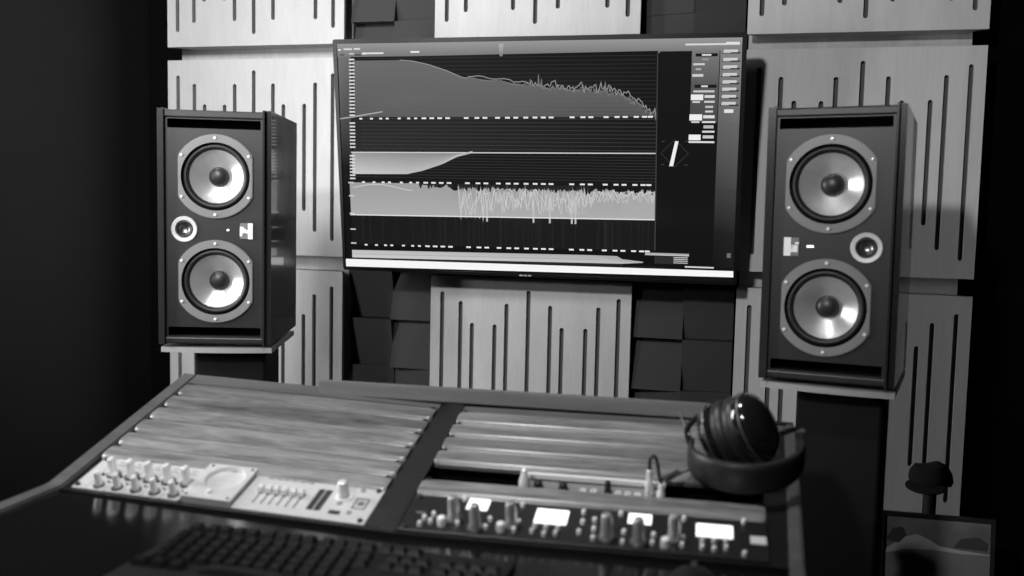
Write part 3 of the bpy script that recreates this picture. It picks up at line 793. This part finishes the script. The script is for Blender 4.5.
# band: an arc standing on its edge, open at the back
A0, A1, nb = 165, 375, 44; rx, ry = .077, .074; bw = .046
bm = bmesh.new(); rings = []
for i in range(nb + 1):
    a = R(A0 + (A1 - A0) * i / nb); cx, cy = rx * math.cos(a), ry * math.sin(a)
    n_ = Vector((math.cos(a) / rx, math.sin(a) / ry, 0)).normalized(); q = i / nb; fat = math.sin(math.pi * min(max(q, .04), .96)) ** .4
    w = bw * (.55 + .45 * fat); th = .0075 * fat; rise = .008 + .016 * q
    ring = []
    for k in range(16):
        b = 2 * math.pi * k / 16; cb, sb_ = math.cos(b), math.sin(b)
        pz = rise + .028 + (w / 2) * math.copysign(abs(sb_) ** .55, sb_); pr_ = th * math.copysign(abs(cb) ** .75, cb)
        ring.append(bm.verts.new(Vector((cx, cy, 0)) + n_ * pr_ + Vector((0, 0, pz - .010))))
    rings.append(ring)
for a_, b0 in zip(rings, rings[1:]):
    for k in range(16): bm.faces.new((a_[k], a_[(k + 1) % 16], b0[(k + 1) % 16], b0[k]))
bm.faces.new(rings[0]); bm.faces.new(rings[-1])
obj('headband', bm, M['leather'], hp, smooth=True)
def cup(mtx, m_out, nm):
    bm = bmesh.new()
    pr = [(.046, .0), (.0475, .006), (.0465, .014), (.042, .022), (.032, .029), (.018, .033), (0, .034)]
    lathe(bm, pr, sx=.86, sy=1.1, seg=48); e = obj(nm, bm, M[m_out], hp, smooth=True); e.matrix_local = mtx
    bm = bmesh.new(); torus(bm, .0345, .0115, Matrix.Translation((0, 0, -.009)), 48, 14, sx=.90, sy=1.12, flat=1.1); obj('ear_pad', bm, M['leather'], e, smooth=True)
    bm = bmesh.new(); torus(bm, .0462, .0016, Matrix.Translation((0, 0, .010)), 48, 8, sx=.86, sy=1.1); obj('trim_ring', bm, M['chrome'] if m_out == 'x' else M['knobdark'], e, smooth=True)
    bm = bmesh.new(); lathe(bm, [(.036, -.004), (.030, -.006), (0, -.006)], sx=.88, sy=1.1, seg=32); obj('driver_cloth', bm, M['cloth'], e)
    return e
tilt = Matrix.Rotation(R(-20), 4, 'Y')
base = Matrix.Translation((-.012, .018, .056)) @ Matrix.Rotation(R(-22), 4, 'Z') @ Matrix.Rotation(R(-30), 4, 'Y')
cup(base @ Matrix.Translation((-.018, 0, 0)) @ Matrix.Rotation(R(-90), 4, 'Y') @ Matrix.Rotation(R(90), 4, 'Z'), 'cupgloss', 'ear_cup')
cup(base @ Matrix.Translation((.020, 0, 0)) @ Matrix.Rotation(R(90), 4, 'Y') @ Matrix.Rotation(R(90), 4, 'Z'), 'cupgloss', 'ear_cup')
# yokes from the band ends to the cups
def bandpt(deg, z): a = R(deg); return Vector((rx * math.cos(a), ry * math.sin(a), z))
bm = tube(bmesh.new(), spline([bandpt(165, .022), Vector((-.083, .035, .045)), Vector((-.070, .036, .066)), Vector((-.060, .034, .072))], 6), [.0042] * 19, 8); obj('yoke', bm, M['stand'], hp, smooth=True)
bm = tube(bmesh.new(), spline([bandpt(375, .045), Vector((.080, .030, .056)), Vector((.066, .018, .066)), Vector((.048, .004, .066))], 6), [.0042] * 19, 8); obj('yoke', bm, M['stand'], hp, smooth=True)
bm = bmesh.new(); box(bm, .068, .082, .014, .024, .052, .066, bev=.002); obj('hinge', bm, M['knobdark'], hp)
bm = tube(bmesh.new(), [Vector((-.078, .028, .040)), Vector((-.090, .050, .052)), Vector((-.096, .068, .062))], [.0026, .0024, .0012], 8); obj('cable_stub', bm, M['cable'], hp, smooth=True)

# ------------------------------------------------------------------ keyboard and mouse
kb = thing('computer_keyboard', 'low black computer keyboard with numeric block on the glossy desk', 'keyboard', (-.086, -1.574, ZD + .0005))
obj('body', B(0, .446, -.190, 0, 0, .007, bev=.003), M['kbody'], kb)
key0 = None; kx = .0187
def addkey(x, y, w=1, d=1):
    global key0
    if key0 is None:
        bm = bmesh.new(); s = .0070
        bot = [bm.verts.new((a * .0088, b * .0088, .0075)) for a, b in ((-1, -1), (1, -1), (1, 1), (-1, 1))]
        top = [bm.verts.new((a * s * .86, b * s * .86, .0145 + .001 * b)) for a, b in ((-1, -1), (1, -1), (1, 1), (-1, 1))]
        mid = bm.verts.new((0, 0, .0137))
        for i in range(4):
            bm.faces.new((bot[i], bot[(i + 1) % 4], top[(i + 1) % 4], top[i])); bm.faces.new((top[i], top[(i + 1) % 4], mid))
        bm.faces.new(bot)
        bmesh.ops.recalc_face_normals(bm, faces=bm.faces)
        bmesh.ops.bevel(bm, geom=[e for e in bm.edges if all(v.co.z > .010 for v in e.verts) and mid not in e.verts], offset=.0012, segments=2, affect='EDGES')
        key0 = obj('key', bm, M['key'], kb, smooth=True); k = key0
    else:
        k = key0.copy(); COL.objects.link(k); k.parent = kb
    k.location = (x, y, 0); k.scale = (w, d, 1)
yy = -.014
for i in range(16): addkey(.014 + i * .0187 + (.006 if i > 0 else 0) * ((i + 3) // 4), yy)
for rix, off in enumerate((0, .004, .008, .013, .0)):
    y = -.044 - rix * .0235; n = 14 if rix < 4 else 12
    if rix == 4:
        for x, w in ((.017, 1.2), (.042, 1.1), (.066, 1.1), (.150, 6.2), (.228, 1.2), (.253, 1.2), (.272, 1.)): addkey(x, y, w)
        continue
    for i in range(14 - (rix > 1)):
        addkey(.014 + off + i * .0193, y, 1.0)
for y in (-.044, -.0675, -.138):
    for i in range(3): addkey(.302 + i * .0187, y)
for rix in range(5):
    for i in range(4): addkey(.370 + i * .0187, -.044 - rix * .0235)
ms = bmesh.new(); lathe(ms, [(.036, 0), (.039, .006), (.037, .014), (.029, .023), (.016, .028), (0, .030)], sx=.84, sy=1.55, seg=36)
t = thing('computer_mouse', 'dark rounded computer mouse at the bottom edge, in front of the black rack unit', 'mouse', (.575, -1.605, ZD + .0005), (0, 0, R(4)))
obj('shell', ms, M['kbody'], t, smooth=True)
bm = bmesh.new(); lathe(bm, [(.0, -.003), (.008, -.003), (.008, .003), (0, .003)], Matrix.Translation((0, .028, .0255)) @ Matrix.Rotation(R(90), 4, 'Y'), seg=18); obj('scroll_wheel', bm, M['rubber'], t)

# ------------------------------------------------------------------ right corner: low cabinet, picture, cloth cap, small box
cab = thing('low_cabinet', 'low black cabinet in the dark right corner under the framed picture', 'cabinet', (.90, -.50, 0))
obj('carcass', B(0, .42, 0, .42, .02, .235, bev=.004), M['cabwood'], cab)
obj('door', B(.01, .41, -.016, -.001, .03, .225, bev=.003), M['cabwood'], cab)
pic = thing('framed_picture', 'framed landscape picture with a snowy hill, standing in the dark right corner', 'picture')
pic.matrix_world = Matrix.Translation((.955, -.25, .2365)) @ eulmat(1.5, -6, 0)
bm = bmesh.new(); fh = .235
plate(bm, [(0, 0), (.262, 0), (.262, fh), (0, fh)], [[(.010, .010), (.252, .010), (.252, fh - .010), (.010, fh - .010)]], .014, Matrix.Rotation(R(90), 4, 'X')); obj('frame', bm, M['frame'], pic)
obj('print', B(.008, .254, .004, .010, .008, fh - .008), M['picture'], pic)
def flat(pts, y):
    bm = bmesh.new(); plate(bm, pts, [], .0006, Matrix.Translation((0, y, 0)) @ Matrix.Rotation(R(90), 4, 'X')); return bm
obj('painted_hill', flat([(.010, .140), (.035, .158), (.060, .176), (.085, .185), (.110, .176), (.140, .160), (.180, .155), (.252, .150), (.252, .128), (.010, .128)], .0036), M['snow'], pic)
obj('painted_meadow', flat([(.010, .010), (.252, .010), (.252, .148), (.190, .146), (.120, .150), (.060, .146), (.010, .132)], .0031), M['meadow'], pic)
obj('painted_trees', flat([(.015, .165), (.030, .195), (.052, .200), (.062, .180), (.045, .160)], .0033), M['rock'], pic)
obj('painted_rocks', flat([(.170, .160), (.185, .182), (.225, .190), (.248, .176), (.246, .158)], .0033), M['rock'], pic)
cp = thing('cloth_cap', 'crumpled black cap resting on a small stand behind the framed picture', 'cap', (1.075, -.165, 0))
bm = bmesh.new(); lathe(bm, [(.050, .535), (.053, .543), (.050, .562), (.040, .578), (.02, .584), (0, .585)], sx=1., sy=.8, seg=28)
for v in bm.verts: v.co += Vector((math.sin(v.co.y * 70) * .003, 0, math.sin(v.co.x * 90) * .004))
obj('crown', bm, M['cloth'], cp, smooth=True)
bm = bmesh.new(); plate(bm, circle(0, 0, .045, 24), [], .004, Matrix.Translation((-.02, -.045, .537)) @ Matrix.Rotation(R(8), 4, 'X')); obj('peak', bm, M['cloth'], cp)
st = thing('cap_stand', 'short dark post behind the framed picture with a cap on it', 'stand', (1.075, -.165, .235))
bm = bmesh.new(); lathe(bm, [(.045, 0), (.045, .01), (.016, .02), (.016, .292), (.04, .296), (.04, .2985)], seg=20); obj('post', bm, M['cabwood'], st, smooth=True)
bm = bmesh.new(); lathe(bm, [(.0, -.03), (.02, -.027), (.029, -.012), (.031, .0), (.029, .012), (.02, .027), (0, .03)], Matrix.Translation((.924, -.30, .402)), seg=24)
box(bm, .906, .942, -.318, -.282, .2355, .375, bev=.004)
tag(obj('small_bottle', bm, M['midgrey'], smooth=True), 'small dull round-topped bottle just left of the framed picture', 'bottle')

# ------------------------------------------------------------------ lamps
def area(name, loc, tgt, size, power, spread=180):
    l = bpy.data.lights.new(name, 'AREA'); l.shape = 'DISK'; l.size = size; l.energy = power; l.spread = R(spread)
    o = bpy.data.objects.new(name, l); COL.objects.link(o); o.location = loc
    o.rotation_euler = (Vector(tgt) - Vector(loc)).to_track_quat('-Z', 'Y').to_euler(); return o
def spot(name, loc, tgt, power, size, angle, blend=.6):
    l = bpy.data.lights.new(name, 'SPOT'); l.shadow_soft_size = size; l.energy = power; l.spot_size = R(angle); l.spot_blend = blend
    o = bpy.data.objects.new(name, l); COL.objects.link(o); o.location = loc
    o.rotation_euler = (Vector(tgt) - Vector(loc)).to_track_quat('-Z', 'Y').to_euler(); return o
spot('ceiling_spot', (-.22, -3.6, 2.3), (.10, 0, 1.4), 195, .10, 60, .9)
spot('low_front_fill', (-1.05, -3.5, 1.65), (-.4, 0, 1.3), 40, .10, 44, 1.)  # added low fill, brightens the panel under the television and the left speaker edges
spot('left_ceiling_spot', (-.70, -2.6, 2.4), (-.95, 0, 1.65), 190, .25, 66, 1.)
spot('desk_fill', (-.02, -1.78, 2.56), (.08, -1.32, .85), 95, .08, 58, .7)  # added fill from above, lifts the rack gear and wooden strips
la = area('cheek_fill', (-1.29, -1.40, 1.30), (.2, -.85, 1.15), .3, 12)  # unseen tall fill, added for a highlight along the speaker cheeks
la.data.spread = R(130)
la.data.shape = 'RECTANGLE'; la.data.size = .25; la.data.size_y = .8
w = bpy.data.worlds.new('room_air'); S.world = w; w.use_nodes = True
w.node_tree.nodes['Background'].inputs[0].default_value = (.5, .5, .5, 1); w.node_tree.nodes['Background'].inputs[1].default_value = .004

# ------------------------------------------------------------------ camera
cam = bpy.data.cameras.new('camera'); co = bpy.data.objects.new('camera', cam); COL.objects.link(co)
r_ = Vector((0.96909692, 0.24573262, 0.02160172)); u_ = Vector((-0.04118685, 0.07484273, 0.99634442)); f_ = Vector((-0.24321759, 0.96644402, -0.08265082))
mw = Matrix.Identity(4)
for i in range(3): mw[i][0] = r_[i]; mw[i][1] = u_[i]; mw[i][2] = -f_[i]
mw.translation = Vector((0.62583937, -2.684708, 1.19110037)); co.matrix_world = mw
cam.sensor_width = 36; cam.lens = 957.34 / 1024 * 36; cam.clip_start = .05
cam.dof.use_dof = True; cam.dof.focus_distance = 2.45; cam.dof.aperture_fstop = 3.0
S.camera = co
S.view_settings.view_transform = 'Standard'; S.view_settings.look = 'None'; S.view_settings.gamma = 1; S.view_settings.exposure = 0; S.view_settings.use_curve_mapping = False
